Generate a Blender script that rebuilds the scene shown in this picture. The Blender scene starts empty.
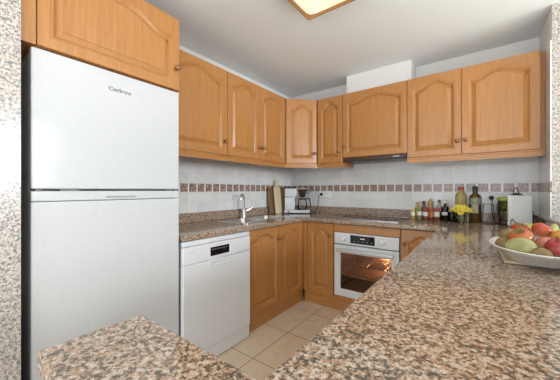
import bpy, bmesh, math, random
from mathutils import Vector, Matrix
random.seed(7)
C = bpy.context.scene.collection
PI = math.pi

# ------------------------------------------------------------------ camera, world, lights, exposure
cam_d = bpy.data.cameras.new('camera'); cam = bpy.data.objects.new('camera', cam_d); C.objects.link(cam)
cam.location = (0, 0, 1.188); cam.rotation_euler = (PI/2, 0, math.atan2(.6, .8))
cam_d.sensor_width = 36; cam_d.lens = 36*270/560; cam_d.clip_start = .02
bpy.context.scene.camera = cam
W = bpy.data.worlds.new('world'); bpy.context.scene.world = W; W.use_nodes = True
W.node_tree.nodes['Background'].inputs[0].default_value = (.80, .90, 1, 1)
W.node_tree.nodes['Background'].inputs[1].default_value = .68
def area(name, loc, direction, sx, sy, power, col):
    l = bpy.data.lights.new(name, 'AREA'); l.shape = 'RECTANGLE'; l.size = sx; l.size_y = sy
    l.energy = power; l.color = col
    o = bpy.data.objects.new(name, l); C.objects.link(o); o.location = loc
    o.rotation_euler = Vector(direction).to_track_quat('-Z', 'Y').to_euler()
    return o
area('window_light_right', (5.4, .9, 1.95), (-1, .12, -.12), 1.9, 1.5, 190, (.88, .94, 1))
area('rear_fill_light', (-.3, -3.2, 1.25), (-.05, 1, .03), 2.6, 2.0, 50, (.88, .94, 1))  # added daylight fill from the unseen room behind the camera; no known door
sun_d = bpy.data.lights.new('sun', 'SUN'); sun_d.energy = 15; sun_d.angle = .01; sun_d.color = (.72, .86, 1)  # unseen sun, added so its bounce off the floor brightens the ceiling
sun = bpy.data.objects.new('sun', sun_d); C.objects.link(sun); sun.location = (5, -2, 5); sun.rotation_euler = Vector((-1, .25, -1.35)).to_track_quat('-Z', 'Y').to_euler()
vs = bpy.context.scene.view_settings
vs.view_transform = 'Standard'; vs.look = 'None'; vs.gamma = 1; vs.use_curve_mapping = False; vs.exposure = 0.28

# ------------------------------------------------------------------ helpers
def obj(name, bm, m, parent=None, smooth=None, bevel=0, seg=2):
    bmesh.ops.recalc_face_normals(bm, faces=bm.faces)
    me = bpy.data.meshes.new(name); bm.to_mesh(me); bm.free()
    o = bpy.data.objects.new(name, me); C.objects.link(o); me.materials.append(m)
    if parent: o.parent = parent
    if smooth is not None:
        me.polygons.foreach_set('use_smooth', [True]*len(me.polygons))
        me.set_sharp_from_angle(angle=math.radians(smooth))
    if bevel:
        b = o.modifiers.new('bevel', 'BEVEL'); b.width = bevel; b.segments = seg; b.limit_method = 'ANGLE'; b.angle_limit = math.radians(40)
        if smooth is None:
            me.polygons.foreach_set('use_smooth', [True]*len(me.polygons)); me.set_sharp_from_angle(angle=math.radians(30))
            b.harden_normals = False
    return o
def tag(o, label, cat, group=None):
    o['label'] = label; o['category'] = cat
    if group: o['group'] = group
    return o
def thing(name, label, cat, loc=(0, 0, 0), rz=0, group=None):
    o = bpy.data.objects.new(name, None); C.objects.link(o); o.location = loc; o.rotation_euler = (0, 0, rz)
    o.empty_display_size = .05
    return tag(o, label, cat, group)
def struct(name, bm, m, parent=None, **k):
    o = obj(name, bm, m, parent, **k); o['kind'] = 'structure'; return o
def dup(root, loc, rz, label, group=None):
    r = root.copy(); C.objects.link(r); r.location = loc; r.rotation_euler = (0, 0, rz); r['label'] = label
    if group: r['group'] = group
    for ch in list(root.children):
        c = ch.copy(); C.objects.link(c); c.parent = r
        for g in ch.children:
            d = g.copy(); C.objects.link(d); d.parent = c
    return r
def bx(bm, x0, x1, y0, y1, z0, z1, M=None):
    vs_ = [bm.verts.new((x, y, z)) for z in (z0, z1) for y in (y0, y1) for x in (x0, x1)]
    for f in ((0, 2, 3, 1), (4, 5, 7, 6), (0, 1, 5, 4), (2, 6, 7, 3), (0, 4, 6, 2), (1, 3, 7, 5)):
        bm.faces.new([vs_[i] for i in f])
    if M is not None:
        for v in vs_: v.co = M @ v.co
    return bm
def box(*a, **k):
    return bx(bmesh.new(), *a, **k)
def loft(bm, rings, cap0=True, cap1=True):
    R = [[bm.verts.new(p) for p in r] for r in rings]
    n = len(R[0])
    for a, b in zip(R, R[1:]):
        for i in range(n):
            bm.faces.new((a[i], a[(i+1) % n], b[(i+1) % n], b[i]))
    if cap0: bm.faces.new(R[0][::-1])
    if cap1: bm.faces.new(R[-1])
    return bm
def lathe(prof, n=24, bm=None, M=None, sx=1, sy=1):
    bm = bm or bmesh.new()
    rings = []
    for r, z in prof:
        r = max(r, 1e-4)
        rings.append([Vector((r*sx*math.cos(2*PI*i/n), r*sy*math.sin(2*PI*i/n), z)) for i in range(n)])
    if M is not None: rings = [[M @ p for p in r] for r in rings]
    return loft(bm, rings)
def tube(pts, r, n=8, bm=None, radii=None):
    bm = bm or bmesh.new(); P = [Vector(p) for p in pts]; rings = []
    up = None
    for i, p in enumerate(P):
        t = (P[min(i+1, len(P)-1)] - P[max(i-1, 0)]).normalized()
        if up is None:
            up = Vector((0, 0, 1)) if abs(t.z) < .9 else Vector((1, 0, 0))
        s = t.cross(up).normalized(); up = s.cross(t).normalized()
        rr = radii[i] if radii else r
        rings.append([p + (s*math.cos(2*PI*k/n) + up*math.sin(2*PI*k/n))*rr for k in range(n)])
    return loft(bm, rings)
def smooth_path(pts, k=6):
    P = [Vector(p) for p in pts]; out = []
    for i in range(len(P)-1):
        p0, p1, p2, p3 = P[max(i-1, 0)], P[i], P[i+1], P[min(i+2, len(P)-1)]
        for j in range(k):
            t = j/k
            out.append(.5*((2*p1) + (-p0+p2)*t + (2*p0-5*p1+4*p2-p3)*t*t + (-p0+3*p1-3*p2+p3)*t**3))
    out.append(P[-1]); return out
def rrect(x0, x1, y0, y1, r, z, n=6):
    pts = []
    for cx, cy, a in ((x1-r, y0+r, -PI/2), (x1-r, y1-r, 0), (x0+r, y1-r, PI/2), (x0+r, y0+r, PI)):
        for i in range(n+1):
            t = a + PI/2*i/n; pts.append(Vector((cx+r*math.cos(t), cy+r*math.sin(t), z)))
    return pts
def cells(xs, ys, inside, z0, z1):
    xs = sorted(set(xs)); ys = sorted(set(ys)); bm = bmesh.new()
    def vtx(c, x, y, z):
        k = (round(x, 5), round(y, 5), z)
        if k not in c: c[k] = bm.verts.new((x, y, z))
        return c[k]
    c = {}; inn = lambda i, j: 0 <= i < len(xs)-1 and 0 <= j < len(ys)-1 and inside((xs[i]+xs[i+1])/2, (ys[j]+ys[j+1])/2)
    for i in range(len(xs)-1):
        for j in range(len(ys)-1):
            if not inn(i, j): continue
            a, b, d, e = xs[i], xs[i+1], ys[j], ys[j+1]
            for z in (z0, z1): bm.faces.new([vtx(c, x, y, z) for x, y in ((a, d), (b, d), (b, e), (a, e))])
            for di, dj, p, q in ((-1, 0, (a, d), (a, e)), (1, 0, (b, d), (b, e)), (0, -1, (a, d), (b, d)), (0, 1, (a, e), (b, e))):
                if not inn(i+di, j+dj):
                    bm.faces.new([vtx(c, *p, z0), vtx(c, *q, z0), vtx(c, *q, z1), vtx(c, *p, z1)])
    bmesh.ops.recalc_face_normals(bm, faces=bm.faces)
    bmesh.ops.dissolve_limit(bm, angle_limit=.01, verts=bm.verts, edges=bm.edges)
    return bm
def ring_xz(x0, x1, z0, z1, a0, a1, b0, b1, y0, y1):
    bm = bmesh.new()
    o = [(x0, z0), (x1, z0), (x1, z1), (x0, z1)]; h = [(a0, b0), (a1, b0), (a1, b1), (a0, b1)]
    V = [[bm.verts.new((x, y, z)) for x, z in L] for L in (o, h) for y in (y0, y1)]
    of, ob, hf, hb = V
    for i in range(4):
        j = (i+1) % 4
        for q in ((of[i], of[j], hf[j], hf[i]), (ob[i], ob[j], hb[j], hb[i]), (of[i], of[j], ob[j], ob[i]), (hf[i], hf[j], hb[j], hb[i])):
            bm.faces.new(q)
    return bm

# ------------------------------------------------------------------ materials
class N:
    def __init__(s, name):
        s.m = bpy.data.materials.new(name); s.m.use_nodes = True; s.t = s.m.node_tree
        s.b = s.t.nodes['Principled BSDF']
    def n(s, typ, **k):
        x = s.t.nodes.new(typ)
        for a, v in k.items(): setattr(x, a, v)
        return x
    def l(s, a, b): s.t.links.new(a, b)
    def math(s, op, a, b=None, clamp=False):
        x = s.n('ShaderNodeMath', operation=op, use_clamp=clamp)
        for i, v in enumerate((a, b)):
            if v is None: continue
            if isinstance(v, (int, float)): x.inputs[i].default_value = v
            else: s.l(v, x.inputs[i])
        return x.outputs[0]
    def mix(s, f, a, b):
        x = s.n('ShaderNodeMix', data_type='RGBA')
        for i, v in ((0, f), (6, a), (7, b)):
            if isinstance(v, (int, float)): x.inputs[i].default_value = v
            elif isinstance(v, tuple): x.inputs[i].default_value = (*v, 1)
            else: s.l(v, x.inputs[i])
        return x.outputs[2]
    def ramp(s, f, stops, interp='LINEAR'):
        x = s.n('ShaderNodeValToRGB'); x.color_ramp.interpolation = interp; e = x.color_ramp.elements
        while len(e) < len(stops): e.new(.5)
        for el, (p, c) in zip(e, stops): el.position = p; el.color = (*c, 1)
        s.l(f, x.inputs[0]); return x.outputs[0]
    def noise(s, vec, scale, detail=3, rough=.5, dist=0):
        x = s.n('ShaderNodeTexNoise'); x.inputs['Scale'].default_value = scale; x.inputs['Detail'].default_value = detail
        x.inputs['Roughness'].default_value = rough; x.inputs['Distortion'].default_value = dist
        s.l(vec, x.inputs['Vector']); return x.outputs['Fac']
    def bump(s, h, strength=.1, dist=.002):
        x = s.n('ShaderNodeBump'); x.inputs['Strength'].default_value = strength; x.inputs['Distance'].default_value = dist
        s.l(h, x.inputs['Height']); s.l(x.outputs[0], s.b.inputs['Normal'])
    def mapping(s, src, scale):
        x = s.n('ShaderNodeMapping'); x.inputs['Scale'].default_value = scale; s.l(src, x.inputs[0]); return x.outputs[0]
    def coord(s, w='Object'): return s.n('ShaderNodeTexCoord').outputs[w]
    def pos(s): return s.n('ShaderNodeNewGeometry').outputs['Position']
def mat(name, col, rough=.5, metal=0, bump=0, **k):
    s = N(name)
    b = s.b; b.inputs['Roughness'].default_value = rough; b.inputs['Metallic'].default_value = metal
    for a, v in k.items(): b.inputs[a.replace('_', ' ')].default_value = v
    f = s.noise(s.coord(), 60, 3)
    s.l(s.mix(f, tuple(c*.94 for c in col), tuple(min(1, c*1.05) for c in col)), b.inputs['Base Color'])
    if bump: s.bump(s.noise(s.coord(), 220, 2), bump, .001)
    return s.m
def mat_wood(name, light, dark, axis='Z'):
    s = N(name); co = s.coord()
    sc = (38, 38, 2.2) if axis == 'Z' else ((2.2, 38, 38) if axis == 'X' else (38, 2.2, 38))
    v = s.mapping(co, sc)
    f1 = s.noise(v, 1.6, 5, .62, .6)
    v2 = s.mapping(co, tuple(c*5 for c in sc)); f2 = s.noise(v2, 1.5, 3, .6)
    big = s.noise(co, 2.5, 2)
    mid = tuple((a+b)/2 for a, b in zip(light, dark))
    c = s.ramp(f1, [(.2, dark), (.5, mid), (.8, light)])
    fine = s.ramp(f2, [(.3, (.84, .82, .78)), (.6, (1, 1, 1))])
    mm = s.n('ShaderNodeMix', data_type='RGBA', blend_type='MULTIPLY'); mm.inputs[0].default_value = .55
    s.l(c, mm.inputs[6]); s.l(fine, mm.inputs[7])
    c2 = s.mix(s.math('MULTIPLY', big, .35), mm.outputs[2], mid)
    s.l(c2, s.b.inputs['Base Color']); s.b.inputs['Roughness'].default_value = .32
    s.b.inputs['Coat Weight'].default_value = .3; s.b.inputs['Coat Roughness'].default_value = .25
    s.bump(f2, .06, .0008)
    return s.m
def mat_granite(name, base, warm, dark, mid, white, sc=75, rough=.07):
    s = N(name); p = s.pos()
    n1 = s.noise(p, sc, 3, .55, .4); n2 = s.noise(p, sc*2.6, 3, .6)
    v = s.n('ShaderNodeTexVoronoi'); v.inputs['Scale'].default_value = sc*2.0; s.l(p, v.inputs['Vector'])
    sep = s.n('ShaderNodeSeparateColor'); s.l(v.outputs['Color'], sep.inputs[0])
    f = s.math('ADD', s.math('MULTIPLY', n1, .66), s.math('ADD', s.math('MULTIPLY', n2, .20), s.math('MULTIPLY', sep.outputs[0], .14)))
    c = s.ramp(f, [(.425, dark), (.462, mid), (.49, warm), (.535, base), (.60, white)])
    n4 = s.noise(p, sc*.8, 2, .5, .3)
    c = s.mix(s.math('MULTIPLY', s.math('SUBTRACT', n4, .54), 5, True), c, warm)
    n6 = s.noise(s.mapping(p, (1, 1, 1)), sc*1.15, 2, .5, .8); off = s.n('ShaderNodeVectorMath', operation='ADD'); s.l(p, off.inputs[0]); off.inputs[1].default_value = (3.3, 7.1, 1.9)
    n7 = s.noise(off.outputs[0], sc*1.15, 3, .55, .5)
    c = s.mix(s.math('MULTIPLY', s.math('SUBTRACT', .41, n7), 8, True), c, dark)
    n5 = s.noise(p, sc*3.2, 2)
    c = s.mix(s.math('MULTIPLY', s.math('SUBTRACT', .38, n5), 7, True), c, dark)
    s.l(c, s.b.inputs['Base Color'])
    s.b.inputs['Roughness'].default_value = rough; s.b.inputs['IOR'].default_value = 1.5
    return s.m
def mat_tiles(name, axis, phase):
    s = N(name); sp = s.n('ShaderNodeSeparateXYZ'); s.l(s.pos(), sp.inputs[0])
    u = s.math('DIVIDE', s.math('SUBTRACT', sp.outputs[axis], phase-17.7), .0885)
    z = s.math('DIVIDE', s.math('SUBTRACT', sp.outputs[2], 1.165-.885), .0885)
    def edge(x, per=1.0):
        fr = s.math('FRACT', s.math('DIVIDE', x, per)); return s.math('MULTIPLY', s.math('MINIMUM', fr, s.math('SUBTRACT', 1.0, fr)), per)
    eu, ez = edge(u), edge(z); eb = edge(u, 4.0)
    e = s.math('MINIMUM', eu, ez)
    joint = s.math('LESS_THAN', e, .022); bold = s.math('LESS_THAN', eb, .035)
    band = s.math('MULTIPLY', s.math('GREATER_THAN', z, 10.0), s.math('LESS_THAN', z, 11.0))
    dec = s.math('MULTIPLY', band, s.math('GREATER_THAN', e, .085))
    wn = s.n('ShaderNodeTexWhiteNoise', noise_dimensions='2D'); cv = s.n('ShaderNodeCombineXYZ')
    s.l(s.math('FLOOR', u), cv.inputs[0]); s.l(s.math('FLOOR', z), cv.inputs[1]); s.l(cv.outputs[0], wn.inputs['Vector'])
    marb = s.noise(s.pos(), 22, 5, .6, 1.2)
    t = s.math('ADD', s.math('MULTIPLY', wn.outputs[0], .35), s.math('MULTIPLY', marb, .65))
    c = s.ramp(t, [(.25, (.70, .70, .685)), (.5, (.77, .77, .755)), (.75, (.82, .82, .81))])
    c = s.mix(s.math('MULTIPLY', joint, .35), c, (.56, .55, .53)); c = s.mix(bold, c, (.84, .83, .80))
    vn = s.noise(s.pos(), 95, 3, .6)
    dc = s.ramp(vn, [(.38, (.13, .08, .06)), (.5, (.34, .205, .155)), (.62, (.52, .42, .35))])
    c = s.mix(dec, c, dc)
    s.l(c, s.b.inputs['Base Color']); s.b.inputs['Roughness'].default_value = .16
    s.bump(s.math('MINIMUM', e, .05), .5, .004)
    return s.m
def mat_floor():
    s = N('floor_tiles'); sp = s.n('ShaderNodeSeparateXYZ'); s.l(s.pos(), sp.inputs[0])
    def edge(x, ph):
        fr = s.math('FRACT', s.math('DIVIDE', s.math('SUBTRACT', x, ph-43), .43)); return s.math('MINIMUM', fr, s.math('SUBTRACT', 1.0, fr))
    e = s.math('MINIMUM', edge(sp.outputs[0], -1.295), edge(sp.outputs[1], 1.41))
    n1 = s.noise(s.pos(), 7, 6, .65, 1.5); n2 = s.noise(s.pos(), 60, 3)
    c = s.ramp(n1, [(.3, (.64, .49, .34)), (.5, (.71, .57, .41)), (.62, (.73, .59, .43)), (.66, (.79, .67, .53)), (.7, (.73, .59, .43))])
    c = s.mix(s.math('MULTIPLY', n2, .2), c, (.48, .36, .25))
    c = s.mix(s.math('LESS_THAN', e, .0075), c, (.24, .15, .09))
    s.l(c, s.b.inputs['Base Color']); s.b.inputs['Roughness'].default_value = .28
    s.bump(s.math('MINIMUM', e, .012), .4, .01)
    return s.m
def mat_plaster(name, col, b=.25):
    s = N(name); n = s.noise(s.pos(), 130, 4)
    s.l(s.mix(n, tuple(c*.97 for c in col), col), s.b.inputs['Base Color']); s.b.inputs['Roughness'].default_value = .85
    s.bump(n, b, .003); return s.m
def mat_glass(name, col=(1, 1, 1), rough=.02):
    s = N(name); t = s.n('ShaderNodeBsdfTransparent'); t.inputs[0].default_value = (*col, 1)
    g = s.n('ShaderNodeBsdfGlossy'); g.inputs['Roughness'].default_value = rough
    g.inputs['Color'].default_value = (.9, .9, .9, 1)
    fr = s.n('ShaderNodeLayerWeight'); fr.inputs['Blend'].default_value = .25
    m = s.n('ShaderNodeMixShader'); s.l(s.math('MULTIPLY', fr.outputs['Fresnel'], 1.0, True), m.inputs[0]); s.l(t.outputs[0], m.inputs[1]); s.l(g.outputs[0], m.inputs[2])
    s.l(m.outputs[0], s.t.nodes['Material Output'].inputs[0]); return s.m
def mat_fruit(name, c0, c1, c2, sc=25, rough=.3, spot=None):
    s = N(name); co = s.coord(); f = s.noise(co, sc, 4, .6)
    c = s.ramp(f, [(.32, c0), (.5, c1), (.68, c2)])
    if spot: c = s.mix(s.math('GREATER_THAN', s.noise(co, 260, 1), .68), c, spot)
    s.l(c, s.b.inputs['Base Color']); s.b.inputs['Roughness'].default_value = rough; return s.m

OAK_L, OAK_D = (.57, .275, .088), (.38, .152, .036)
oak = mat_wood('oak', OAK_L, OAK_D)
oak_x = mat_wood('oak_crosswise', OAK_L, OAK_D, 'X')
knobw = mat_wood('knob_wood', (.34, .14, .045), (.20, .075, .025))
granite = mat_granite('worktop_granite', (.45, .322, .228), (.40, .235, .145), (.085, .078, .062), (.18, .145, .105), (.57, .50, .42), 104, .08)
granite_c = mat_granite('cladding_granite', (.56, .50, .44), (.53, .44, .37), (.19, .20, .21), (.33, .33, .33), (.62, .59, .56), 90, .2)
tile_back = mat_tiles('wall_tiles_back', 0, -.571)
tile_side = mat_tiles('wall_tiles_side', 1, 1.424)
plaster = mat_plaster('wall_plaster', (.82, .82, .81), .1)
ceil_m = mat_plaster('ceiling_plaster', (.81, .87, .93), .35)
floor_m = mat_floor()
white = mat('white_enamel', (.61, .62, .63), .13, Specular_IOR_Level=.3)
dw_white = mat('appliance_white', (.76, .78, .80), .25)
plastic_w = mat('white_plastic', (.84, .84, .83), .35)
grey_side = mat('grey_steel_side', (.5, .5, .51), .35)
darkgap = mat('dark_gasket', (.22, .22, .23), .7)
steel = mat('brushed_steel', (.62, .61, .59), .25, 1)
chrome = mat('chrome', (.75, .74, .72), .1, 1)
greysteel = mat('hinge_grey', (.16, .16, .17), .4)
black = mat('black_plastic', (.012, .012, .013), .35)
blackglass = mat('black_glass', (.008, .008, .01), .04)
darkbrown = mat('dark_brown_plastic', (.06, .03, .018), .3)
silver = mat('silver_plastic', (.62, .62, .62), .3, .4)
greyprint = mat('grey_print', (.16, .16, .17), .4)
glass = mat_glass('clear_glass')
paper = mat('label_paper', (.8, .78, .72), .6)
cerw = mat('white_ceramic', (.86, .85, .82), .12, Coat_Weight=.5)

# ------------------------------------------------------------------ the setting
struct('floor', box(-2.6, 6.2, -5.6, 3.25, -.1, 0), floor_m)
struct('ceiling', box(-2.6, 1.8, -1.8, 3.25, 2.44, 2.6), ceil_m)
wl = struct('wall_left', box(-2.35, -2.088, -.6, 3.25, 0, 2.44), plaster)
struct('tiling', box(-2.088, -2.08, .95, 3.038, .85, 1.6), tile_side, wl)
wb = struct('wall_back', box(-2.088, .7, 3.038, 3.25, 0, 2.44), plaster)
struct('tiling', box(-2.08, .366, 3.03, 3.038, .85, 1.62), tile_back, wb)
wr = struct('wall_right', box(.374, .9, 2.565, 3.038, 0, 2.44), plaster)
struct('tiling', box(.366, .374, 2.556, 3.03, .85, 2.2), tile_side, wr)
struct('granite_cladding', box(.374, .9, 2.555, 2.5645, 0, 2.44), granite_c, wr)
struct('wall_ledge', box(.374, .50, .125, 2.554, 0, .984), plaster)
struct('trim_2', box(.344, .515, .12, 2.554, .986, 1.004), granite_c, bevel=.004)
struct('wall_front', box(-2.35, -1.5, -.6, .246, 0, 2.44), granite_c)
struct('wall_low', box(-.62, -.24, .15, .29, 0, .86), plaster)
struct('trim_1', box(-1.20, -.5475, 2.825, 3.038, 2.19, 2.44), mat_plaster('boxing_plaster', (.84, .84, .83), .03))

# ------------------------------------------------------------------ cabinets
def door_bm(w, h, arch=.06, stile=.056, T=.02):
    """cathedral raised panel door; local x 0..w, z 0..h, front y=0, back y=T"""
    bm = bmesh.new()
    a0, a1, b0 = stile, w-stile, stile
    btop = h - stile - arch
    wi = a1-a0
    def top(u):
        if abs(u) > .84: return 0
        return arch*(.5+.5*math.cos(PI*(abs(u)/.84)**1.3))
    pts = []; out = []; e = .003
    nb = 8
    for i in range(nb): pts.append((a0+wi*i/nb, b0)); out.append((a0+wi*i/nb if i else e, e))
    nr = 5
    for i in range(nr): pts.append((a1, b0+(btop-b0)*i/nr)); out.append((w-e, b0+(btop-b0)*i/nr if i else e))
    nt = 36
    for i in range(nt):
        u = 1-2*i/nt; x = a0+wi*(u+1)/2; pts.append((x, btop+top(u))); out.append((x if i else w-e, h-e))
    for i in range(nr): pts.append((a0, btop-(btop-b0)*i/nr)); out.append((e, btop-(btop-b0)*i/nr if i else h-e))
    n = len(pts)
    def off(d):
        R = []
        for i in range(n):
            p0, p, p1 = Vector(pts[i-1]), Vector(pts[i]), Vector(pts[(i+1) % n])
            d0 = (p-p0).normalized(); d1 = (p1-p).normalized()
            n0 = Vector((-d0.y, d0.x)); n1 = Vector((-d1.y, d1.x)); m = (n0+n1)
            m = m/max(m.length_squared/2, .35)
            q = p + m*d; R.append((q.x, q.y))
        return R
    def R3(L, y): return [(x, y, z) for x, z in L]
    outer = [(0 if x <= e else (w if x >= w-e else x), 0 if z <= e else (h if z >= h-e else z)) for x, z in out]
    rings = [R3(outer, T), R3(outer, .003), R3(out, 0), R3(off(-.012), 0), R3(off(-.0105), .003), R3(off(-.0015), .0035), R3(off(.0), .006), R3(off(.004), .0075), R3(off(.008), .0135), R3(off(.014), .0165), R3(off(.037), .0065), R3(off(.0385), .0025)]
    loft(bm, rings)
    return bm
knob_prof = [(.008, 0), (.008, .006), (.006, .012), (.010, .016), (.016, .021), (.0178, .027), (.016, .033), (.009, .0375), (0, .0385)]
KM = Matrix.Rotation(PI/2, 4, 'X')
def add_door(parent, x0, w, z0, h, knob, mkeep=.002, arch=.052):
    d = obj('door', door_bm(w-2*mkeep, h-2*mkeep, arch), oak, parent, smooth=24); d.location = (x0+mkeep, 0, z0+mkeep)
    k = obj('knob', lathe(knob_prof, 20, M=KM), knobw, d, smooth=50); k.location = (knob[0]-x0-mkeep, .001, knob[1]-z0-mkeep)
    return d
def rail_bm(x0, x1, z0, z1, ret=0, depth=.33):
    prof = [(-.004, z1), (-.004, z1-.010), (.001, z1-.014), (.002, z0+.016), (-.003, z0+.010), (-.003, z0), (.018, z0), (.018, z1)]
    bm = bmesh.new(); loft(bm, [[(x, y, z) for y, z in prof] for x in (x0, x1)])
    if ret: bx(bm, x1-.02, x1, .0185, depth, z0, z1)
    return bm
def upper(label, loc, rz, w, depth, z0, z1, doors, rail=True, filler=None, ret=0):
    t = thing('wall_cabinet', label, 'cabinet', loc, rz, None)
    obj('carcass', box(0, w, .0215, depth, z0, z1), oak, t)
    for x0, dw, kx in doors: add_door(t, x0, dw, z0+.001, z1-z0-.002, (kx, z0+.115))
    if rail: obj('light_rail', rail_bm(0, w, z0-.047, z0-.001, ret, depth-.05), oak_x, t)
    if filler: obj('filler_strip', box(filler[0], filler[1], .05, .07, z0-.045, z1), oak, t)
    return t
Z0, Z1 = 1.481, 2.20
upper('oak wall cabinet, single arched door, right beside the fridge', (-1.73, .99, 0), PI/2, .575, .345, Z0, Z1, [(0, .575, .575-.032)])
upper('oak wall cabinet with two arched doors, above the sink', (-1.73, 1.567, 0), PI/2, .843, .345, Z0, Z1, [(0, .421, .421-.03), (.421, .422, .421+.03)])
upper('narrow oak wall cabinet directly left of the hood cabinet', (-1.487, 2.68, 0), 0, .299, .345, Z0, Z1, [(0, .299, .299-.03)], ret=1)
upper('oak wall cabinet with two arched doors, at the right wall', (-.555, 2.68, 0), 0, .893, .345, Z0, Z1, [(0, .416, .416-.03), (.416, .477, .416+.03)], filler=(.8945, .9205))
upper('shorter oak wall cabinet over the extractor hood', (-1.186, 2.68, 0), 0, .629, .345, 1.527, Z1, [(0, .629, .035)], rail=False)
# angled corner cabinet
ang = math.atan2(.27, .243); cw = math.hypot(.27, .243)
t = thing('wall_cabinet', 'angled oak corner wall cabinet with one narrow arched door', 'cabinet', (-1.73, 2.41, 0), ang)
inv = Matrix.Rotation(-ang, 4, 'Z')
def cl(x, y): v = inv @ Vector((x+1.73, y-2.41, 0)); return (v.x, v.y)
fp = [(0.0, .0215), (cw, .0215), cl(-1.49, 3.022), cl(-2.075, 3.022), cl(-2.075, 2.413)]
bm = bmesh.new(); loft(bm, [[(x, y, z) for x, y in fp] for z in (Z0, Z1)]); obj('carcass', bm, oak, t)
add_door(t, .004, cw-.008, Z0+.001, Z1-Z0-.002, (cw-.035, Z0+.115))
obj('light_rail', rail_bm(0, cw, Z0-.047, Z0-.001), oak_x, t)
# over the fridge
t = thing('wall_cabinet', 'deep oak cabinet with one wide arched door over the fridge', 'cabinet', (-1.53, .248, 0), PI/2)
obj('carcass', box(0, .738, .0215, .545, 1.812, 2.262), oak, t)
obj('filler_strip', box(0, .05, .002, .0205, 1.812, 2.262), oak, t)
add_door(t, .052, .686, 1.812, .45, (.738-.028, 1.945), arch=.075)

def base(label, loc, rz, w, depth, doors, fill=(0, 0), name='base_cabinet', back=None):
    t = thing(name, label, 'cabinet', loc, rz)
    bm = bmesh.new()
    bx(bm, 0, .018, .0215, depth, .125, .858); bx(bm, w-.018, w, .0215, depth, .125, .858)
    bx(bm, .018, w-.018, .0215, depth, .125, .143); bx(bm, .018, w-.018, depth-.012, depth, .143, .858)
    if not back:
        bx(bm, .018, w-.018, .0215, .0395, .80, .858)
    obj('carcass', bm, oak, t)
    for f0, f1 in (((0, fill[0]),) if fill[0] else ()) + (((w-fill[1], w),) if fill[1] else ()):
        obj('filler_strip', box(f0, f1, .003, .0205, .128, .857), oak, t)
    for x0, dw, kx in doors: add_door(t, x0, dw, .128, .728, (kx, .735), arch=.045)
    obj('plinth', box(0, w, .022, .04, 0, .124), oak_x, t)
    return t
base('oak base cabinet with two arched doors under the sink', (-1.53, 1.607, 0), PI/2, .874, .53, [(0, .425, .425-.03), (.425, .41, .425+.03)], fill=(0, .036))
base('narrow oak base cabinet left of the oven', (-1.530, 2.461, 0), 0, .346, .56, [(.046, .30, .346-.028)], fill=(.044, 0))
base('oak base cabinet right of the oven, half hidden by the worktop', (-.558, 2.46, 0), 0, .30, .56, [(0, .30, .03)])
for i, (y, lab) in enumerate(((2.42, 'oak base cabinet under the long right worktop, farthest from camera'), (1.73, 'oak base cabinet under the middle of the right worktop'), (1.04, 'oak base cabinet under the right worktop, nearest the camera'))):
    base(lab, (-.245, y, 0), -PI/2, .685, .57, [(0, .342, .342-.03), (.342, .343, .342+.03)], back=1)
# oven housing
t = thing('oven_housing', 'oak housing with plain top panel around the oven', 'cabinet', (-1.183, 2.46, 0), 0)
bm = bmesh.new()
bx(bm, .001, .0105, .03, .56, .125, .858); bx(bm, .6135, .623, .03, .56, .125, .858); bx(bm, .011, .613, .03, .56, .125, .143); bx(bm, .011, .613, .545, .56, .143, .858)
obj('carcass', bm, oak, t)
obj('top_panel', box(.003, .621, .002, .022, .779, .856), oak_x, t, bevel=.002)
obj('plinth', box(0, .624, .022, .04, 0, .124), oak_x, t)
obj('bottom_rail', box(.003, .621, .004, .022, .127, .155), oak_x, t)

# ------------------------------------------------------------------ worktop
SK = (-1.975, -1.645, 1.665, 2.375)   # cut-out of the sink
def inside(x, y):
    if SK[0] < x < SK[1] and SK[2] < y < SK[3]: return False
    if x < -1.5: return y > .99
    if y > 2.43: return x < .366
    if x > -.27: return .125 < y and x < .366
    return x > -.64 and .125 < y < .312
wt = thing('worktop', 'polished brown speckled granite worktop running round the kitchen', 'worktop', (-.9, 1.5, .86))
def shift(o, p): o.location = -Vector(p.location); return o
shift(obj('slab', cells([-2.079, -1.5, -.64, -.27, .3655, SK[0], SK[1]], [.99, 2.43, 3.029, .125, .312, SK[2], SK[3]], inside, .8605, .9), granite, wt, bevel=.007, seg=3), wt)
shift(obj('upstand', box(-2.079, -2.059, .99, 3.029, .9005, .985), granite, wt, bevel=.002), wt)
shift(obj('upstand', box(-2.0585, .345, 3.009, 3.029, .9005, .985), granite, wt, bevel=.002), wt)
shift(obj('upstand', box(.3455, .3655, .13, 3.029, .9005, .985), granite, wt, bevel=.002), wt)

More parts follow.
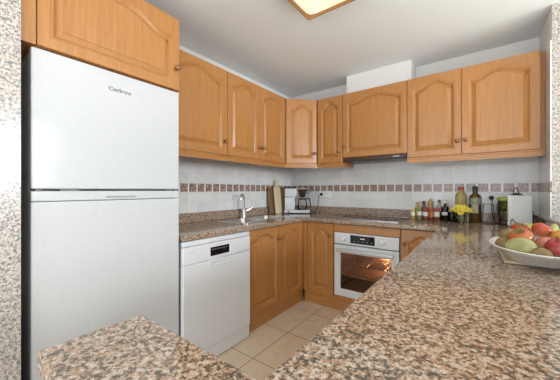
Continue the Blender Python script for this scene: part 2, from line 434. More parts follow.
# ------------------------------------------------------------------ sink and tap
t = thing('sink', 'stainless steel double bowl sink set in the left worktop', 'sink', (-1.81, 2.02, .9))
bm = bmesh.new()
bowls = [(-.155, .145, -.335, -.02), (-.155, .145, .02, .335)]
loops = [rrect(-.19, .195, -.385, .385, .03, .004)] + [rrect(*b, .06, .003) for b in bowls]
edges = []
for L in loops:
    v = [bm.verts.new(p) for p in L]
    edges += [bm.edges.new((v[i], v[(i+1) % len(v)])) for i in range(len(v))]
bmesh.ops.triangle_fill(bm, use_beauty=True, use_dissolve=False, edges=edges)
loft(bm, [rrect(-.19, .195, -.385, .385, .03, .004), rrect(-.192, .197, -.387, .387, .031, .0005)], False, False)
obj('rim', bm, steel, t, smooth=40)
for b in bowls:
    bm = bmesh.new(); x0, x1, y0, y1 = b
    loft(bm, [rrect(x0, x1, y0, y1, .06, .003), rrect(x0+.003, x1-.003, y0+.003, y1-.003, .06, -.004), rrect(x0+.012, x1-.012, y0+.012, y1-.012, .06, -.12), rrect(x0+.03, x1-.03, y0+.03, y1-.03, .055, -.145), rrect(x0+.1, x1-.1, y0+.1, y1-.1, .03, -.148)], False, True)
    bo = obj('bowl', bm, steel, t, smooth=50)
    dr = obj('drain', lathe([(.03, 0), (.032, .003), (.02, .004), (.0, .002)], 20), chrome, bo, smooth=50); dr.location = ((x0+x1)/2, (y0+y1)/2, -.147)
tp = thing('tap', 'chrome gooseneck mixer tap behind the sink', 'tap', (-1.985, 2.02, .9045), 0)
obj('body', lathe([(.024, 0), (.024, .012), (.020, .02), (.019, .085), (.017, .09), (.012, .093)], 20), chrome, tp, smooth=50)
path = smooth_path([(0, 0, .09), (0, 0, .16), (.002, -.004, .205), (.012, -.025, .234), (.03, -.06, .238), (.042, -.085, .215), (.045, -.092, .185)], 6)
obj('spout', tube(path, .0105, 12), chrome, tp, smooth=60)
hd = obj('lever', tube([(.0, .018, .06), (.02, .05, .075), (.035, .085, .1), (.042, .105, .125)], .01, 10, radii=[.014, .013, .010, .008]), chrome, tp, smooth=60)

# ------------------------------------------------------------------ fridge
f = thing('fridge', 'tall white fridge freezer with freezer door on top', 'fridge', (-1.53, .282, 0), PI/2)
FW = .698
obj('casing', box(.003, FW-.003, .062, .53, .012, 1.795), grey_side, f, bevel=.004)
fr = obj('freezer_door', box(0, FW, 0, .055, 1.193, 1.80), white, f, bevel=.006, seg=3)
bm = bmesh.new()
rd = obj('fridge_door', box(0, FW, 0, .055, .055, 1.136), white, f, bevel=.006, seg=3)
obj('handle_band', box(0, FW, .0, .055, 1.1385, 1.183), white, f, bevel=.005, seg=3)
gr = obj('handle_recess', box(.285, .43, -.0015, .003, 1.149, 1.157), mat('recess_grey', (.30, .30, .31), .3), f)
obj('door_gasket', box(.006, FW-.006, .052, .064, .05, 1.795), darkgap, f)
for a, b in ((.015, .035), (.10, .17), (FW-.09, FW-.045), (FW-.035, FW-.008)): obj('hinge_cover', box(a, b, .002, .05, 1.1835, 1.1925), greysteel, f)
for a in (.05, FW-.09): obj('foot', lathe([(.02, 0), (.02, .013)], 12), black, f).location = (a+.02, .1, 0)
def text(name, body, size, m, parent, loc, rot, sx=1.0, ext=.0004):
    cu = bpy.data.curves.new('t', 'FONT'); cu.body = body; cu.size = size; cu.extrude = ext; cu.align_x = 'CENTER'; cu.offset = size*.03
    to = bpy.data.objects.new('t', cu); C.objects.link(to); dg = bpy.context.evaluated_depsgraph_get(); dg.update()
    me = bpy.data.meshes.new_from_object(to.evaluated_get(dg)); bpy.data.objects.remove(to)
    for v in me.vertices: v.co.x *= sx
    me.materials.clear(); me.materials.append(m)
    o = bpy.data.objects.new(name, me); C.objects.link(o); o.parent = parent; o.location = loc; o.rotation_euler = rot
    return o
text('brand_lettering', 'Corbero', .027, greyprint, fr, (.352, -.0006, 1.702), (PI/2, 0, 0), 1.15)

# ------------------------------------------------------------------ dishwasher
d = thing('dishwasher', 'white dishwasher between the fridge and the sink cabinet', 'dishwasher', (-1.503, .992, 0), PI/2)
DW = .61
obj('casing', box(.003, DW-.003, .03, .55, .02, .852), grey_side, d)
obj('top_edge', box(0, DW, .004, .03, .822, .856), dw_white, d, bevel=.007, seg=3)
cp = obj('control_panel', box(0, DW, 0, .03, .705, .8195), dw_white, d, bevel=.006, seg=3)
obj('display', box(.212, .384, -.002, .004, .730, .790), blackglass, cp, bevel=.001)
for k in range(6): obj('button', box(.225+.025*k, .238+.025*k, -.0032, -.0015, .772, .7755), silver, cp)
obj('logo', box(.283, .315, -.001, .004, .800, .806), silver, cp)
obj('small_mark', box(.03, .08, -.0008, .004, .782, .787), silver, cp)
bm = box(0, DW, 0, .03, .10, .703)
dd = obj('door', bm, dw_white, d, bevel=.005, seg=3)
hr = obj('grip', ring_xz(.205, .388, .652, .699, .213, .380, .668, .694, -.008, .0), dw_white, dd, bevel=.002)
obj('kick_panel', box(.002, DW-.002, .004, .028, .004, .0975), dw_white, d, bevel=.008, seg=3)

# ------------------------------------------------------------------ oven
o = thing('oven', 'white built-in oven with dark glass window', 'oven', (-1.171, 2.456, .16), 0)
OW = .60
cpn = obj('control_panel', box(0, OW, 0, .024, .506, .614), dw_white, o, bevel=.003)
obj('display', box(.165, .395, -.002, .003, .523, .600), blackglass, cpn)
obj('clock_digits', box(.262, .305, -.0026, -.0018, .568, .578), mat('digit_white', (.75, .8, .85), .4), cpn)
for k in range(5): obj('touch_mark', box(.20+.04*k, .212+.04*k, -.0026, -.0018, .543, .546), silver, cpn)
for x in (.10, .462):
    kn = obj('knob', lathe([(.026, 0), (.026, .004), (.022, .007), (.020, .024), (.018, .027), (0, .028)], 24, M=KM), plastic_w, cpn, smooth=40); kn.location = (x, 0, .561)
    obj('knob_ring', lathe([(.029, 0), (.029, .002), (.0275, .003)], 24, M=KM), steel, cpn).location = (x, 0, .561)
drf = obj('door_frame', ring_xz(0, OW, .0, .495, .062, OW-.062, .07, .42, 0, .024), dw_white, o, bevel=.003)
gl = mat_glass('oven_glass', (.85, .70, .60), .03)
obj('window', box(.056, OW-.056, .010, .014, .064, .426), gl, drf)
hb = obj('handle', box(.035, OW-.035, -.050, -.026, .437, .470), mat('handle_light_metal', (.62, .63, .65), .3, .5), o, bevel=.009, seg=4)
for x in (.05, OW-.075): obj('handle_post', box(x, x+.025, -.027, .001, .444, .463), dw_white, hb)
enamel = mat('oven_enamel', (.34, .25, .19), .3)
bm = ring_xz(.05, OW-.05, .06, .43, .056, OW-.056, .066, .424, .026, .42); bx(bm, .056, OW-.056, .41, .42, .066, .424)
obj('cavity', bm, enamel, o)
obj('gasket', box(0, OW, .0245, .0255, .495, .506), darkgap, o)
for z in (.19, .30):
    bm = bmesh.new()
    for k in range(9): tube([(.075+.056*k, .04, z), (.075+.056*k, .38, z)], .0022, 6, bm)
    for y in (.045, .375): tube([(.058, y, z), (OW-.058, y, z)], .003, 6, bm)
    obj('rack', bm, steel, o, smooth=60)
for s_ in (.063, OW-.063):
    bm = bmesh.new()
    for z in (.12, .155, .185, .215, .25, .285, .315, .35): tube([(s_, .05, z), (s_, .37, z)], .0025, 6, bm)
    obj('side_rails', bm, steel, o, smooth=60)
lamp_b = mat('oven_lamp', (1, .6, .3), .3, Emission_Color=(1, .75, .45, 1), Emission_Strength=9)
ob = obj('oven_lamp', lathe([(.0, 0), (.022, .004), (.026, .012), (.018, .022), (0, .026)], 16, M=KM), lamp_b, o, smooth=60); ob.location = (.40, .408, .345)
ol = bpy.data.lights.new('oven_lamp_light', 'POINT'); ol.energy = 1.0; ol.color = (1, .75, .52); ol.shadow_soft_size = .02
olo = bpy.data.objects.new('oven_lamp_light', ol); C.objects.link(olo); olo.location = (-1.171+.40, 2.456+.36, .16+.345)
tr = obj('baking_tray', box(.075, OW-.075, .06, .37, .194, .2), enamel, o, bevel=.002)

# ------------------------------------------------------------------ hob and hood
h = thing('hob', 'black glass hob with steel edge above the oven', 'hob', (-1.19, 2.515, .9005))
obj('glass_plate', box(.004, .596, .006, .454, 0, .006), blackglass, h)
obj('edge_trim', cells([0, .004, .596, .60], [0, .006, .454, .46], lambda x, y: not (.004 < x < .596 and .006 < y < .454), 0, .0072), steel, h)
ringm = mat('zone_mark_grey', (.12, .12, .12), .3)
for x, y, r in ((.15, .13, .07), (.44, .13, .09), (.15, .33, .09), (.44, .33, .07)):
    zb = bmesh.new(); bmesh.ops.create_circle(zb, segments=40, radius=r); zi = [e for e in zb.edges]
    ex = bmesh.ops.extrude_edge_only(zb, edges=zi); vv = [q for q in ex['geom'] if isinstance(q, bmesh.types.BMVert)]
    bmesh.ops.scale(zb, vec=(.965, .965, 1), verts=vv)
    obj('cooking_zone', zb, ringm, h).location = (x, y, .0062)
hd = thing('extractor_hood', 'slim dark extractor hood under the short wall cabinet', 'extractor hood', (-1.18, 2.70, 1.485))
obj('body', box(0, .616, .02, .32, .008, .040), darkbrown, hd)
obj('front_visor', box(0, .616, -.004, .018, .004, .040), darkbrown, hd, bevel=.003)
for x in (.03, .32): obj('grease_filter', box(x, x+.27, .04, .30, .001, .007), darkbrown, hd)
obj('switch', box(.50, .56, -.007, -.003, .02, .027), silver, hd)

# ------------------------------------------------------------------ ceiling lamp
gold = mat_wood('lamp_frame_wood', (.40, .21, .06), (.27, .13, .03), 'X')
L = thing('ceiling_lamp', 'square ceiling lamp with oak frame and frosted glass', 'ceiling lamp', (-.745, 1.385, 2.44))
s_ = .202
fb = bmesh.new()
def sq(r, z): return rrect(-r, r, -r, r, .004, z, 2)
loft(fb, [sq(s_-.03, -.001), sq(s_-.006, -.03), sq(s_, -.07), sq(s_, -.10), sq(s_-.006, -.102), sq(s_-.016, -.09), sq(s_-.03, -.06), sq(s_-.05, -.001)], False, False)
obj('frame', fb, gold, L, smooth=30)
sh = N('lamp_glass'); nf = sh.noise(sh.coord(), 12, 3)
sh.l(sh.ramp(nf, [(.35, (1, .82, .56)), (.65, (1, .93, .78))]), sh.b.inputs['Emission Color']); sh.b.inputs['Emission Strength'].default_value = .72
sh.b.inputs['Base Color'].default_value = (.45, .42, .36, 1); sh.b.inputs['Roughness'].default_value = .3
db = bmesh.new()
def sup(r, z, e=5):
    out = []
    for i in range(48):
        a = 2*PI*i/48; c, q = math.cos(a), math.sin(a); k = (abs(c)**e+abs(q)**e)**(-1/e); out.append((r*c*k, r*q*k, z))
    return out
loft(db, [sup(.187, -.085, 9), sup(.17, -.096, 7), sup(.13, -.106), sup(.07, -.111), sup(.02, -.112)], False, True)
obj('diffuser', db, sh.m, L, smooth=60)

# ------------------------------------------------------------------ cutting boards, coffee maker, sockets
def board(name, label, cat, loc, w, hgt, th, m, lean, handle=None, rz=PI/2):
    """board standing on edge: local x along wall, leaning towards +y (the wall)"""
    bm = bmesh.new(); r = .02
    pts = [(w*.5-r, 0)]
    out = [(-w/2, .0), (w/2, .0)]
    def arc(cx, cz, a0, a1, rr, n=6): return [(cx+rr*math.cos(a0+(a1-a0)*i/n), cz+rr*math.sin(a0+(a1-a0)*i/n)) for i in range(n+1)]
    out += arc(w/2-r, hgt-r, 0, PI/2, r)
    if handle:
        hw, hh = handle; out += [(hw+.012, hgt), (hw, hgt+.012), (hw, hgt+hh-hw)] + arc(0, hgt+hh-hw, 0, PI, hw, 10) + [(-hw, hgt+.012), (-hw-.012, hgt)]
    out += arc(-w/2+r, hgt-r, PI/2, PI, r)
    loft(bm, [[(x, y, z) for x, z in out] for y in (0, th)])
    o = obj(name, bm, m, bevel=.003); o.location = loc; o.rotation_euler = (-lean, 0, rz); return tag(o, label, cat)
bw1 = mat_wood('board_dark_wood', (.26, .13, .06), (.15, .07, .03)); bw2 = mat_wood('board_pale_wood', (.78, .66, .45), (.68, .54, .34)); bw3 = mat_wood('board_brown_wood', (.46, .29, .15), (.34, .2, .1))
board('cutting_board', 'dark brown wooden cutting board at the back of three boards', 'cutting board', (-2.013, 2.57, .902), .16, .32, .015, bw1, .10)
board('cutting_board', 'mid-brown wooden cutting board beside the coffee maker', 'cutting board', (-2.013, 2.745, .902), .15, .325, .015, bw3, .10)
board('cutting_board', 'pale cutting board with a round-ended handle, foremost of three', 'cutting board', (-1.982, 2.63, .902), .125, .325, .016, bw2, .11, handle=(.017, .09))

cm = thing('coffee_maker', 'silver and black filter coffee maker with glass jug in the corner', 'coffee maker', (-1.83, 2.80, .902), math.atan2(.547, .84))
obj('base', box(-.165, .165, -.06, .075, .006, .042), silver, cm, bevel=.006, seg=3)
obj('foot', box(-.155, .155, -.05, .065, 0, .007), black, cm)
obj('warming_plate', lathe([(.055, 0), (.055, .004), (.05, .006), (0, .006)], 24), black, cm, smooth=40).location = (.06, .005, .042)
obj('end_cap', box(.150, .17, -.062, .077, .004, .044), black, cm, bevel=.004)
obj('tower', box(-.155, -.035, -.05, .065, .0425, .20), silver, cm, bevel=.006, seg=3)
obj('water_tank', box(-.155, -.012, -.05, .065, .204, .305), mat('tank_grey', (.66, .67, .67), .15, .2), cm, bevel=.006, seg=3)
obj('tank_lid', box(-.158, -.010, -.053, .068, .306, .324), black, cm, bevel=.004)
obj('spray_arm', box(-.02, .095, -.006, .012, .296, .305), steel, cm, bevel=.002)
obj('filter_basket', lathe([(.028, .195), (.033, .2), (.055, .285), (.057, .292), (.052, .292), (.0, .288)], 24), darkbrown, cm, smooth=40).location = (.06, .005, 0)
obj('filter_holder_handle', tube([(.11, .005, .28), (.135, .005, .27), (.128, .005, .235)], .006, 8), darkbrown, cm, smooth=60)
jg = obj('glass_jug', lathe([(.05, .049), (.058, .06), (.06, .10), (.052, .15), (.046, .175), (.044, .178)], 24), glass, cm, smooth=50); jg.location = (.06, .005, 0)
obj('jug_band', lathe([(.0475, .168), (.049, .17), (.047, .182), (.0, .188)], 24), black, jg, smooth=40)
obj('jug_handle', tube(smooth_path([(.045, 0, .178), (.085, 0, .175), (.095, 0, .13), (.10, 0, .075)]), .007, 8), black, jg, smooth=60)
obj('switch', box(-.12, -.10, -.063, -.059, .016, .03), black, cm)

def outlet(name, label, x, z, n):
    t = thing(name, label, 'socket', (x, 3.03, z))
    obj('plate', box(0, .083*n, -.009, 0, -.0415, .0415), plastic_w, t, bevel=.003)
    for k in range(n):
        bm = lathe([(.0, .0008), (.019, .0008), (.020, .001), (.023, .001), (.0235, 0)], 24, M=KM)
        rr = obj('socket_face', bm, plastic_w, t, smooth=40); rr.location = (.0415+.083*k, -.009, 0)
        for dx in (-.0095, .0095): obj('pin_hole', lathe([(.0028, 0), (.0028, .0005)], 8, M=KM), black, rr).location = (dx, -.001, 0)
    return t
outlet('power_socket', 'white double wall socket above the coffee maker cable', -1.65, 1.135, 2)
outlet('power_socket', 'white double wall socket to the right of the oil bottles', .02, 1.12, 2)
def plug_cable(name, label, cat, plug, pts, m=black, r=.0035):
    t = thing(name, label, cat, plug)
    obj('plug', lathe([(.018, 0), (.019, .012), (.014, .026), (.008, .038), (.005, .045)], 16, M=KM), m, t, smooth=50)
    P = smooth_path([(0, -.042, 0)] + [tuple(Vector(p)-Vector(plug)) for p in pts], 6)
    obj('cord', tube(P, r, 8), m, t, smooth=60); return t
plug_cable('power_cable', 'black plug and cable hanging down beside the coffee maker', 'cable', (-1.61, 3.0165, 1.135), [(-1.625, 2.965, 1.10), (-1.635, 2.965, 1.02), (-1.66, 2.955, .93), (-1.69, 2.92, .908)])
plug_cable('power_cable', 'black plug with a long cord in the right wall socket', 'cable', (.063, 3.0165, 1.12), [(.067, 2.962, 1.09), (.064, 2.975, 1.03), (.072, 2.988, .95), (.095, 2.99, .9065), (.16, 2.985, .9065)])

# ------------------------------------------------------------------ bottles and jars
def liquid(name, col, rough=.08): return mat(name, col, rough)
def jar(name, label, x, y, r, hgt, capm, bodym, lab=None, cap=.02, neck=None, cat='jar', capr=None, nm_cap='lid', bev=.006, capprof=None, mug=None):
    t = thing(name, label, cat, (x, y, .9008), random.uniform(-.2, .2))
    nr, nh = neck or (r*.86, .006)
    bh = hgt-cap-nh
    pr = [(r-.003, 0), (r, .004), (r, bh-bev), (r*.93, bh-bev*.3), (nr, bh+ (nh*.25 if neck else 0)), (nr, bh+nh)]
    obj('body', lathe(pr, 24), bodym, t, smooth=50)
    cr = capr or nr*1.06
    cpz = capprof or [(cr, bh+nh+.0004), (cr, hgt-.002), (cr-.002, hgt), (0, hgt)]
    obj(nm_cap, lathe(cpz, 24), capm, t, smooth=40)
    if lab:
        z0, z1, lm, a = lab; lb = bmesh.new(); n = 14
        # the label wraps the side facing the room
        R = [[((r+.0006)*math.cos(a0), (r+.0006)*math.sin(a0), z) for a0 in [(-PI*.5-a+2*a*i/n) for i in range(n+1)]] for z in (z0, z1)]
        V = [[lb.verts.new(p) for p in q] for q in R]
        for i in range(n): lb.faces.new((V[0][i], V[0][i+1], V[1][i+1], V[1][i]))
        obj('label', lb, lm, t, smooth=60)
    return t
red = mat('red_lid', (.55, .06, .04), .35); green = mat('green_lid', (.10, .35, .06), .35); yellow = mat('yellow_lid', (.72, .52, .12), .35); goldc = mat('gold_cap', (.5, .34, .1), .3, .5)
spice_y = mat('yellow_spice', (.50, .38, .15), .3); spice_r = mat('dark_red_spice', (.22, .07, .04), .3); spice_b = mat('brown_spice', (.20, .12, .07), .3); spice_g = mat('herb_spice', (.25, .26, .12), .3)
labw = paper; labo = mat('orange_label', (.62, .2, .06), .5)
jar('spice_jar', 'yellow-lidded spice jar, leftmost in the row of jars', -.545, 2.895, .021, .105, yellow, spice_y, (.04, .075, labw, 1.3))
jar('spice_bottle', 'pale yellow spice bottle with gold cap behind the yellow lid', -.515, 2.95, .022, .17, goldc, spice_y, (.03, .09, yellow, 1.4), neck=(.013, .02), cap=.028)
jar('spice_jar', 'spice jar with a bright green lid and white label', -.488, 2.895, .022, .115, green, spice_g, (.045, .08, labw, 1.4))
jar('sauce_bottle', 'small black-capped brown bottle behind the red lids', -.462, 2.962, .021, .178, black, spice_b, neck=(.012, .03), cap=.025)
jar('spice_jar', 'red-lidded spice jar beside the green-lidded jar', -.437, 2.895, .024, .115, red, spice_r, (.04, .08, labw, 1.3))
jar('spice_jar', 'small orange-red jar in the middle of the row', -.388, 2.90, .020, .11, red, spice_r, (.03, .085, labo, 1.5))
jar('spice_jar', 'red-lidded spice jar with wide white label before the clear bottle', -.341, 2.895, .026, .118, red, spice_r, (.04, .085, labw, 1.2))
pm = thing('pepper_mill', 'turned wooden pepper mill standing behind the spice jars', 'pepper mill', (-.405, 2.965, .9008))
mw = mat_wood('mill_wood', (.56, .36, .15), (.42, .25, .09))
obj('mill_body', lathe([(.023, 0), (.024, .01), (.019, .03), (.018, .08), (.022, .11), (.024, .13), (.022, .138)], 20), mw, pm, smooth=50)
obj('mill_head', lathe([(.020, .139), (.024, .15), (.024, .17), (.015, .188), (.006, .192), (.008, .2), (.004, .207), (0, .208)], 20), mw, pm, smooth=50)
jar('vinegar_bottle', 'clear black-capped bottle standing behind the red lids', -.330, 2.958, .024, .192, black, mat_glass('pale_glass', (.86, .86, .78)), neck=(.012, .035), cap=.022, bev=.02, cat='bottle')
jar('vinegar_bottle', 'dark vinegar bottle with a white pointed spout', -.275, 2.91, .029, .215, mat('white_spout', (.8, .8, .78), .4), mat('dark_vinegar', (.012, .009, .009), .08), (.055, .085, labw, .9), neck=(.013, .03), cap=.05, bev=.025, cat='bottle', nm_cap='spout',
    capprof=[(.014, .166), (.014, .185), (.007, .192), (.005, .212), (0, .215)])
jar('sauce_jar', 'squat dark jar between the vinegar and the yellow flowers', -.225, 2.93, .026, .10, black, mat('dark_sauce', (.02, .012, .01), .1))
jar('sauce_jar', 'small black jar touching the flower glass', -.178, 2.90, .021, .085, black, mat('dark_paste', (.02, .014, .012), .2))
# oil bottles
t = jar('oil_bottle', 'yellow oil bottle with a red cap behind the flowers', -.158, 2.955, .043, .315, mat('cap_red', (.50, .05, .05), .4), mat('yellow_oil', (.60, .48, .17), .1, Transmission_Weight=.35), None, neck=(.020, .02), cap=.028, bev=.05, cat='bottle')
t = jar('oil_bottle', 'dark olive oil bottle with black cap and pale label', -.052, 2.955, .046, .32, black, mat('dark_olive_oil', (.10, .065, .02), .08), (.085, .16, mat('cream_label', (.50, .46, .30), .6), .55), neck=(.019, .03), cap=.04, bev=.05, cat='bottle')
obj('shoulder_glass', lathe([(.0465, .16), (.0468, .19), (.0468, .212), (.035, .238), (.0205, .252)], 24), mat('green_grey_glass', (.26, .28, .20), .08), t, smooth=50)
# flowers in a glass
t = thing('flower_glass', 'small glass of yellow flowers before the oil bottles', 'flowers', (-.15, 2.80, .9008))
obj('drinking_glass', lathe([(.024, 0), (.026, .004), (.031, .085), (.029, .085), (.024, .006), (0, .006)], 24), glass, t, smooth=50)
petm = mat('yellow_petals', (.85, .68, .06), .5); cenm = mat('flower_centre', (.45, .30, .03), .6); stm = mat('stem_green', (.10, .22, .05), .5)
fl = [(x_*1.1, y_*1.1, z_-.004, a_, b_+.65) for x_, y_, z_, a_, b_ in [(-.058, -.01, .115, -.5, -.3), (-.03, -.035, .125, -.2, .5), (.0, -.045, .105, 0, .9), (.032, -.03, .128, .3, .6), (.055, -.005, .12, .6, .2), (.02, .005, .145, .1, .1), (-.02, -.015, .147, -.2, .2), (-.005, -.05, .14, 0, .6)]]
for x, y, z, tx, ty in fl:
    bm = bmesh.new(); M = Matrix.Translation((x, y, z)) @ Matrix.Rotation(tx, 4, 'Y') @ Matrix.Rotation(ty, 4, 'X')
    for lay, (n, R) in enumerate(((14, .030), (10, .021))):
        for i in range(n):
            a = 2*PI*i/n+lay*.2; R_ = Matrix.Rotation(a, 4, 'Z')
            q = [(.003, -.002, 0), (R*.6, -.0045, .003+.003*lay), (R, 0, .002+.006*lay), (R*.6, .0045, .003+.003*lay), (.003, .002, 0)]
            bm.faces.new([bm.verts.new(M @ R_ @ Vector(p)) for p in q])
            bm.faces.new([bm.verts.new(M @ R_ @ (Vector(p)-Vector((0, 0, .0012)))) for p in q[::-1]])
    fo = obj('blossom', bm, petm, t)
    obj('flower_centre', lathe([(.007, 0), (.007, .004), (.003, .006), (0, .006)], 12, M=M), cenm, fo, smooth=50)
    obj('stem', tube(smooth_path([(x, y, z-.002), (x*.6, y*.6, z*.6), (x*.15, y*.15, .012)], 4), .0015, 6), stm, t, smooth=60)

# wire stand, lime-lidded jug, white upright box with cables
t = thing('wire_stand', 'thin dark wire stand below the right wall socket', 'stand', (.040, 2.915, .9008))
bm = bmesh.new()
for y in (-.03, .03): tube([(-.043, y, .012), (-.034, y, .165), (.034, y, .165), (.043, y, .012)], .003, 6, bm)
for z, w in ((.165, .034), (.012, .043)):
    for sx in (-1, 1): tube([(sx*w, -.03, z), (sx*w, .03, z)], .0022, 6, bm)
obj('wire_frame', bm, mat('bronze_wire', (.12, .08, .06), .35, .6), t, smooth=60)
obj('base_plate', box(-.050, .050, -.038, .038, 0, .011), darkbrown, t, bevel=.003)
t = thing('juice_jug', 'glass jug with a lime green lid and brown handle', 'jug', (.150, 2.90, .9008))
obj('jug_body', lathe([(.036, 0), (.040, .01), (.048, .20), (.046, .20), (.038, .012), (0, .01)], 24), mat_glass('smoky_glass', (.95, .93, .87)), t, smooth=50)
lime = mat('lime_plastic', (.42, .55, .05), .35)
obj('lid', lathe([(.050, .202), (.056, .206), (.056, .222), (.048, .230), (.0, .232)], 24), lime, t, smooth=40)
obj('strainer', lathe([(.02, .10), (.04, .13), (.046, .195), (.043, .195), (.03, .13), (0, .115)], 20), mat_glass('lime_glass', (.86, .92, .55)), t, smooth=50)
obj('motor_base', lathe([(.043, 0), (.045, .004), (.044, .03), (.037, .038), (0, .038)], 24), darkbrown, t, smooth=40)
obj('handle', tube(smooth_path([(-.030, -.036, .185), (-.048, -.062, .17), (-.046, -.06, .10), (-.028, -.034, .05)]), .008, 8), darkbrown, t, smooth=60)
t = thing('router', 'white upright box with black cables behind the fruit platter', 'router', (.232, 2.80, .9008), math.atan2(.10, .995)+.42)
obj('shell', box(-.084, .084, -.014, .014, .004, .245), mat('matt_white_plastic', (.9, .9, .91), .4), t, bevel=.010, seg=4)
obj('stand_foot', box(-.05, .05, -.03, .03, 0, .006), plastic_w, t, bevel=.002)
obj('cord', tube(smooth_path([(.03, .02, .12), (.03, .05, .25), (.02, .055, .295), (.0, .055, .30), (-.008, .055, .27), (-.005, .05, .20), (.02, .04, .05), (.05, .05, .006)]), .0033, 8), black, t, smooth=60)
obj('cord', tube(smooth_path([(.06, .02, .14), (.10, .05, .17), (.125, .045, .11), (.11, .03, .05), (.08, .06, .008)]), .003, 8), black, t, smooth=60)
obj('cord', tube(smooth_path([(.06, .02, .16), (.09, .07, .12), (.13, .06, .06), (.10, .09, .006)]), .003, 8), black, t, smooth=60)
t = thing('black_kettle', 'dark rounded appliance peeking over the white box', 'kettle', (.228, 2.958, .9008))
obj('body', lathe([(.038, 0), (.040, .01), (.040, .15), (.038, .185), (.0, .19)], 24), black, t, smooth=50)
obj('lid', lathe([(.038, .19), (.042, .195), (.042, .245), (.02, .262), (0, .264)], 24), darkbrown, t, smooth=50)
t = thing('charging_cable', 'small black adapter with curled cord at the foot of the white box', 'cable', (.21, 2.61, .9008))
obj('adapter', box(-.025, .025, -.014, .014, 0, .022), black, t, bevel=.004)
obj('cord', tube(smooth_path([(-.02, 0, .015), (-.045, .0, .035), (-.035, .0, .075), (-.02, .01, .05), (.02, .01, .028), (.045, .02, .012), (.04, .06, .004)]), .0028, 8), black, t, smooth=60)

# ------------------------------------------------------------------ fruit platter
PX, PY, PZ = .182, 1.49, .9008
t = board('table_mat', 'pale wooden mat lying under the fruit platter', 'mat', (0, 0, 0), .27, .33, .010, bw2, 0)
me = t.data
for v in me.vertices: v.co = Vector((v.co.x, v.co.z-.165, v.co.y))
t.location = (.198, 1.545, PZ); t.rotation_euler = (0, 0, .03)
pl = obj('fruit_platter', lathe([(.150, 0), (.155, .004), (.165, .012), (.205, .034), (.232, .046), (.236, .050), (.232, .052), (.200, .040), (.16, .019), (.14, .015), (0, .015)], 64), cerw, smooth=60)
pl.location = (PX, PY, PZ+.011); tag(pl, 'white oval serving platter heaped with mixed fruit', 'platter'); pl.scale = (.68, 1.06, 1.1)
tom = mat_fruit('tomato_skin', (0.36, 0.032, 0.014), (0.446, 0.065, 0.022), (0.475, 0.13, 0.036), 12, .15)
tom2 = mat_fruit('orange_tomato_skin', (0.396, 0.072, 0.022), (0.475, 0.122, 0.036), (0.504, 0.202, 0.058), 12, .15)
appl = mat_fruit('red_apple_skin', (0.259, 0.014, 0.022), (0.346, 0.043, 0.043), (0.432, 0.158, 0.101), 14, .2)
pink = mat_fruit('pink_apple_skin', (0.324, 0.058, 0.043), (0.418, 0.158, 0.101), (0.475, 0.302, 0.158), 10, .25)
mang = mat_fruit('mango_skin', (0.259, 0.259, 0.086), (0.36, 0.346, 0.144), (0.432, 0.403, 0.187), 20, .35, (.30, .24, .10))
kiwi = mat_fruit('kiwi_skin', (0.173, 0.108, 0.043), (0.245, 0.166, 0.065), (0.317, 0.223, 0.094), 60, .7)
pear = mat_fruit('pear_skin', (0.302, 0.317, 0.072), (0.432, 0.432, 0.144), (0.49, 0.461, 0.202), 12, .3)
orng = mat_fruit('orange_skin', (0.578, 0.221, 0.025), (0.612, 0.272, 0.043), (0.629, 0.306, 0.06), 90, .4)
banm = mat_fruit('green_banana_skin', (0.288, 0.331, 0.058), (0.403, 0.403, 0.072), (0.446, 0.418, 0.101), 14, .4)
ste = mat('fruit_stem', (.10, .08, .03), .7); sepg = mat('tomato_sepal', (.10, .20, .04), .6)
def apple_prof(r, k=.88):
    out = []
    for i in range(17):
        a = PI*i/16; rr = math.sin(a); z = -math.cos(a)*k
        z += (.22*math.exp(-(rr/.28)**2) if a < PI/2 else -.24*math.exp(-(rr/.30)**2))
        out.append((rr*r, z*r))
    return out
def pear_prof(r):
    return [(a*r, b*r) for a, b in ((0, -1.0), (.35, -1.02), (.75, -.8), (.98, -.35), (1, 0), (.9, .42), (.66, .85), (.5, 1.2), (.42, 1.5), (.25, 1.68), (0, 1.70))]
def ell_prof(r, k):
    return [(math.sin(PI*i/16)*r, -math.cos(PI*i/16)*r*k) for i in range(17)]
def fruit(name, label, cat, kind, m, x, y, z, r, rot=(0, 0, 0), stem=True, k=.88):
    o = thing(name, label, cat, (x, y, z)); o.rotation_euler = rot
    prof = {'apple': lambda: apple_prof(r, k), 'pear': lambda: pear_prof(r), 'ell': lambda: ell_prof(r, k)}[kind]()
    obj('skin', lathe(prof, 28), m, o, smooth=80)
    if stem == 'sepal':
        bm = bmesh.new()
        for i in range(6):
            a = 2*PI*i/6; c, s2 = math.cos(a), math.sin(a); zz = r*(k-.24)
            q = [(0, 0), (.35, .09), (.72, 0), (.35, -.09)]; hz = [0, .14, .17, .14]
            bm.faces.new([bm.verts.new((r*(u*c-v*s2), r*(u*s2+v*c), zz+.002+r*h_)) for (u, v), h_ in zip(q, hz)])
        obj('sepals', bm, sepg, o); obj('stem', tube([(0, 0, r*.62), (.002, 0, r*.98)], .002, 6), sepg, o)
    elif stem and kind != 'ell':
        z0 = r*(k-.26) if kind == 'apple' else r*1.66
        obj('stem', tube([(0, 0, z0), (.003, .001, z0+.012), (.007, .002, z0+.022)], .0014, 6), ste, o)
    return o
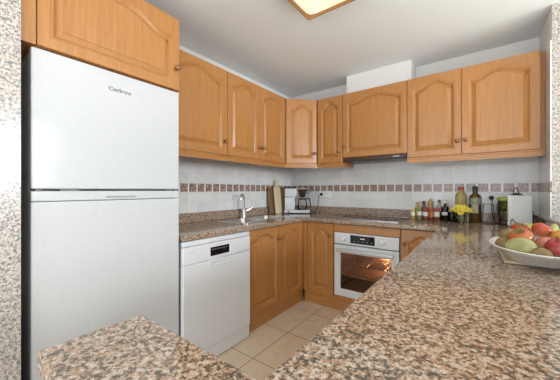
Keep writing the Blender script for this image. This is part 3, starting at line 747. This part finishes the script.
FRUITS = [
 ('kiwi', 'brown kiwi at the left rim of the platter', 'kiwi', 'ell', kiwi, (0.070, 1.453, 0.966), .026, (1.3, 0, .5), False, 1.25),
 ('kiwi', 'round brown kiwi lying on top behind the mango', 'kiwi', 'ell', kiwi, (0.090, 1.520, 0.990), .031, (1.4, .2, 1.0), False, 1.1),
 ('mango', 'speckled yellow-green mango at the front of the platter', 'mango', 'ell', mang, (0.115, 1.341, 0.976), .034, (1.45, 0, .98), False, 1.45),
 ('tomato', 'orange-red tomato with green stalk above the mango', 'tomato', 'apple', tom2, (0.139, 1.420, 0.995), .040, (.45, -.3, 0), 'sepal', .8),
 ('tomato', 'red tomato at the back, topmost left of the heap', 'tomato', 'apple', tom, (0.164, 1.625, 1.010), .034, (.5, 0, .3), 'sepal', .8),
 ('tomato', 'smooth red tomato at the back beside the green bananas', 'tomato', 'apple', tom, (0.188, 1.624, 1.010), .037, (.2, .5, .3), False, .85),
 ('apple', 'pink and yellow apple in the middle of the platter', 'apple', 'apple', pink, (0.177, 1.402, 0.985), .036, (.5, .2, 0), False, .9),
 ('apple', 'deep red apple cut by the right edge of the photo', 'apple', 'apple', appl, (0.208, 1.347, 0.985), .038, (.4, -.3, 0), True, .9),
 ('kiwi', 'small kiwi low at the front between mango and red apple', 'kiwi', 'ell', kiwi, (0.164, 1.306, 0.962), .024, (1.4, 0, 1.1), False, 1.3),
 ('orange', 'orange resting behind the deep red apple', 'orange', 'ell', orng, (0.256, 1.585, 0.992), .036, (0, 0, 0), False, .97),
 ('pear', 'yellow-green pear with dark stalk at the back right', 'pear', 'pear', pear, (0.249, 1.689, 0.990), .030, (-.5, .25, 0), True, 1),
]
P3 = [Vector(q[5]) for q in FRUITS]
RE = [q[6]*(1.0 if q[3] == 'apple' else 1.1) for q in FRUITS]
for it in range(60):      # settle the heap: push touching fruit apart
    for i in range(len(P3)):
        for j in range(i):
            v = P3[i]-P3[j]; o_ = RE[i]+RE[j]-v.length
            if o_ > 0: v = v.normalized()*o_*.5; P3[i] += v; P3[j] -= v
    for i in range(len(P3)): P3[i].z = max(P3[i].z, .931+RE[i]*.8)
for (nme, lab, cat, kind, m, _, r, rot, stem, k), (x, y, z) in zip(FRUITS, P3):
    fruit(nme, lab, cat, kind, m, x, y, z, r, rot, stem, k)
t = thing('banana', 'short green-yellow banana pair behind the red tomatoes', 'bananas', (.185, 1.705, .985), .9); t.scale = (.75, .8, .9)
for k_, dy in enumerate((0, .028)):
    P = smooth_path([(-.05, dy, .0), (-.02, dy+.004, .028), (.02, dy+.004, .034), (.055, dy, .012)], 5)
    n_ = len(P); obj('finger', tube(P, .014, 8, radii=[.004+.012*math.sin(PI*min(1, (i+1)/n_))**.5 if i < n_-2 else .005 for i in range(n_)]), banm, t, smooth=60)
GROUPS = {'wall_cabinet': 'oak wall cabinets', 'base_cabinet': 'oak base cabinets', 'spice_jar': 'spice jars in the row by the back wall', 'sauce_jar': 'dark jars by the back wall',
          'vinegar_bottle': 'vinegar bottles', 'oil_bottle': 'tall oil bottles', 'cutting_board': 'cutting boards leaning on the left wall', 'power_socket': 'double wall sockets',
          'power_cable': 'black plugs with cables', 'kiwi': 'kiwis on the platter', 'tomato': 'tomatoes on the platter', 'apple': 'apples on the platter'}
for o_ in list(C.objects):
    g_ = GROUPS.get(o_.name.split('.')[0])
    if g_ and o_.parent is None and 'label' in o_: o_['group'] = g_
bpy.context.view_layer.update()
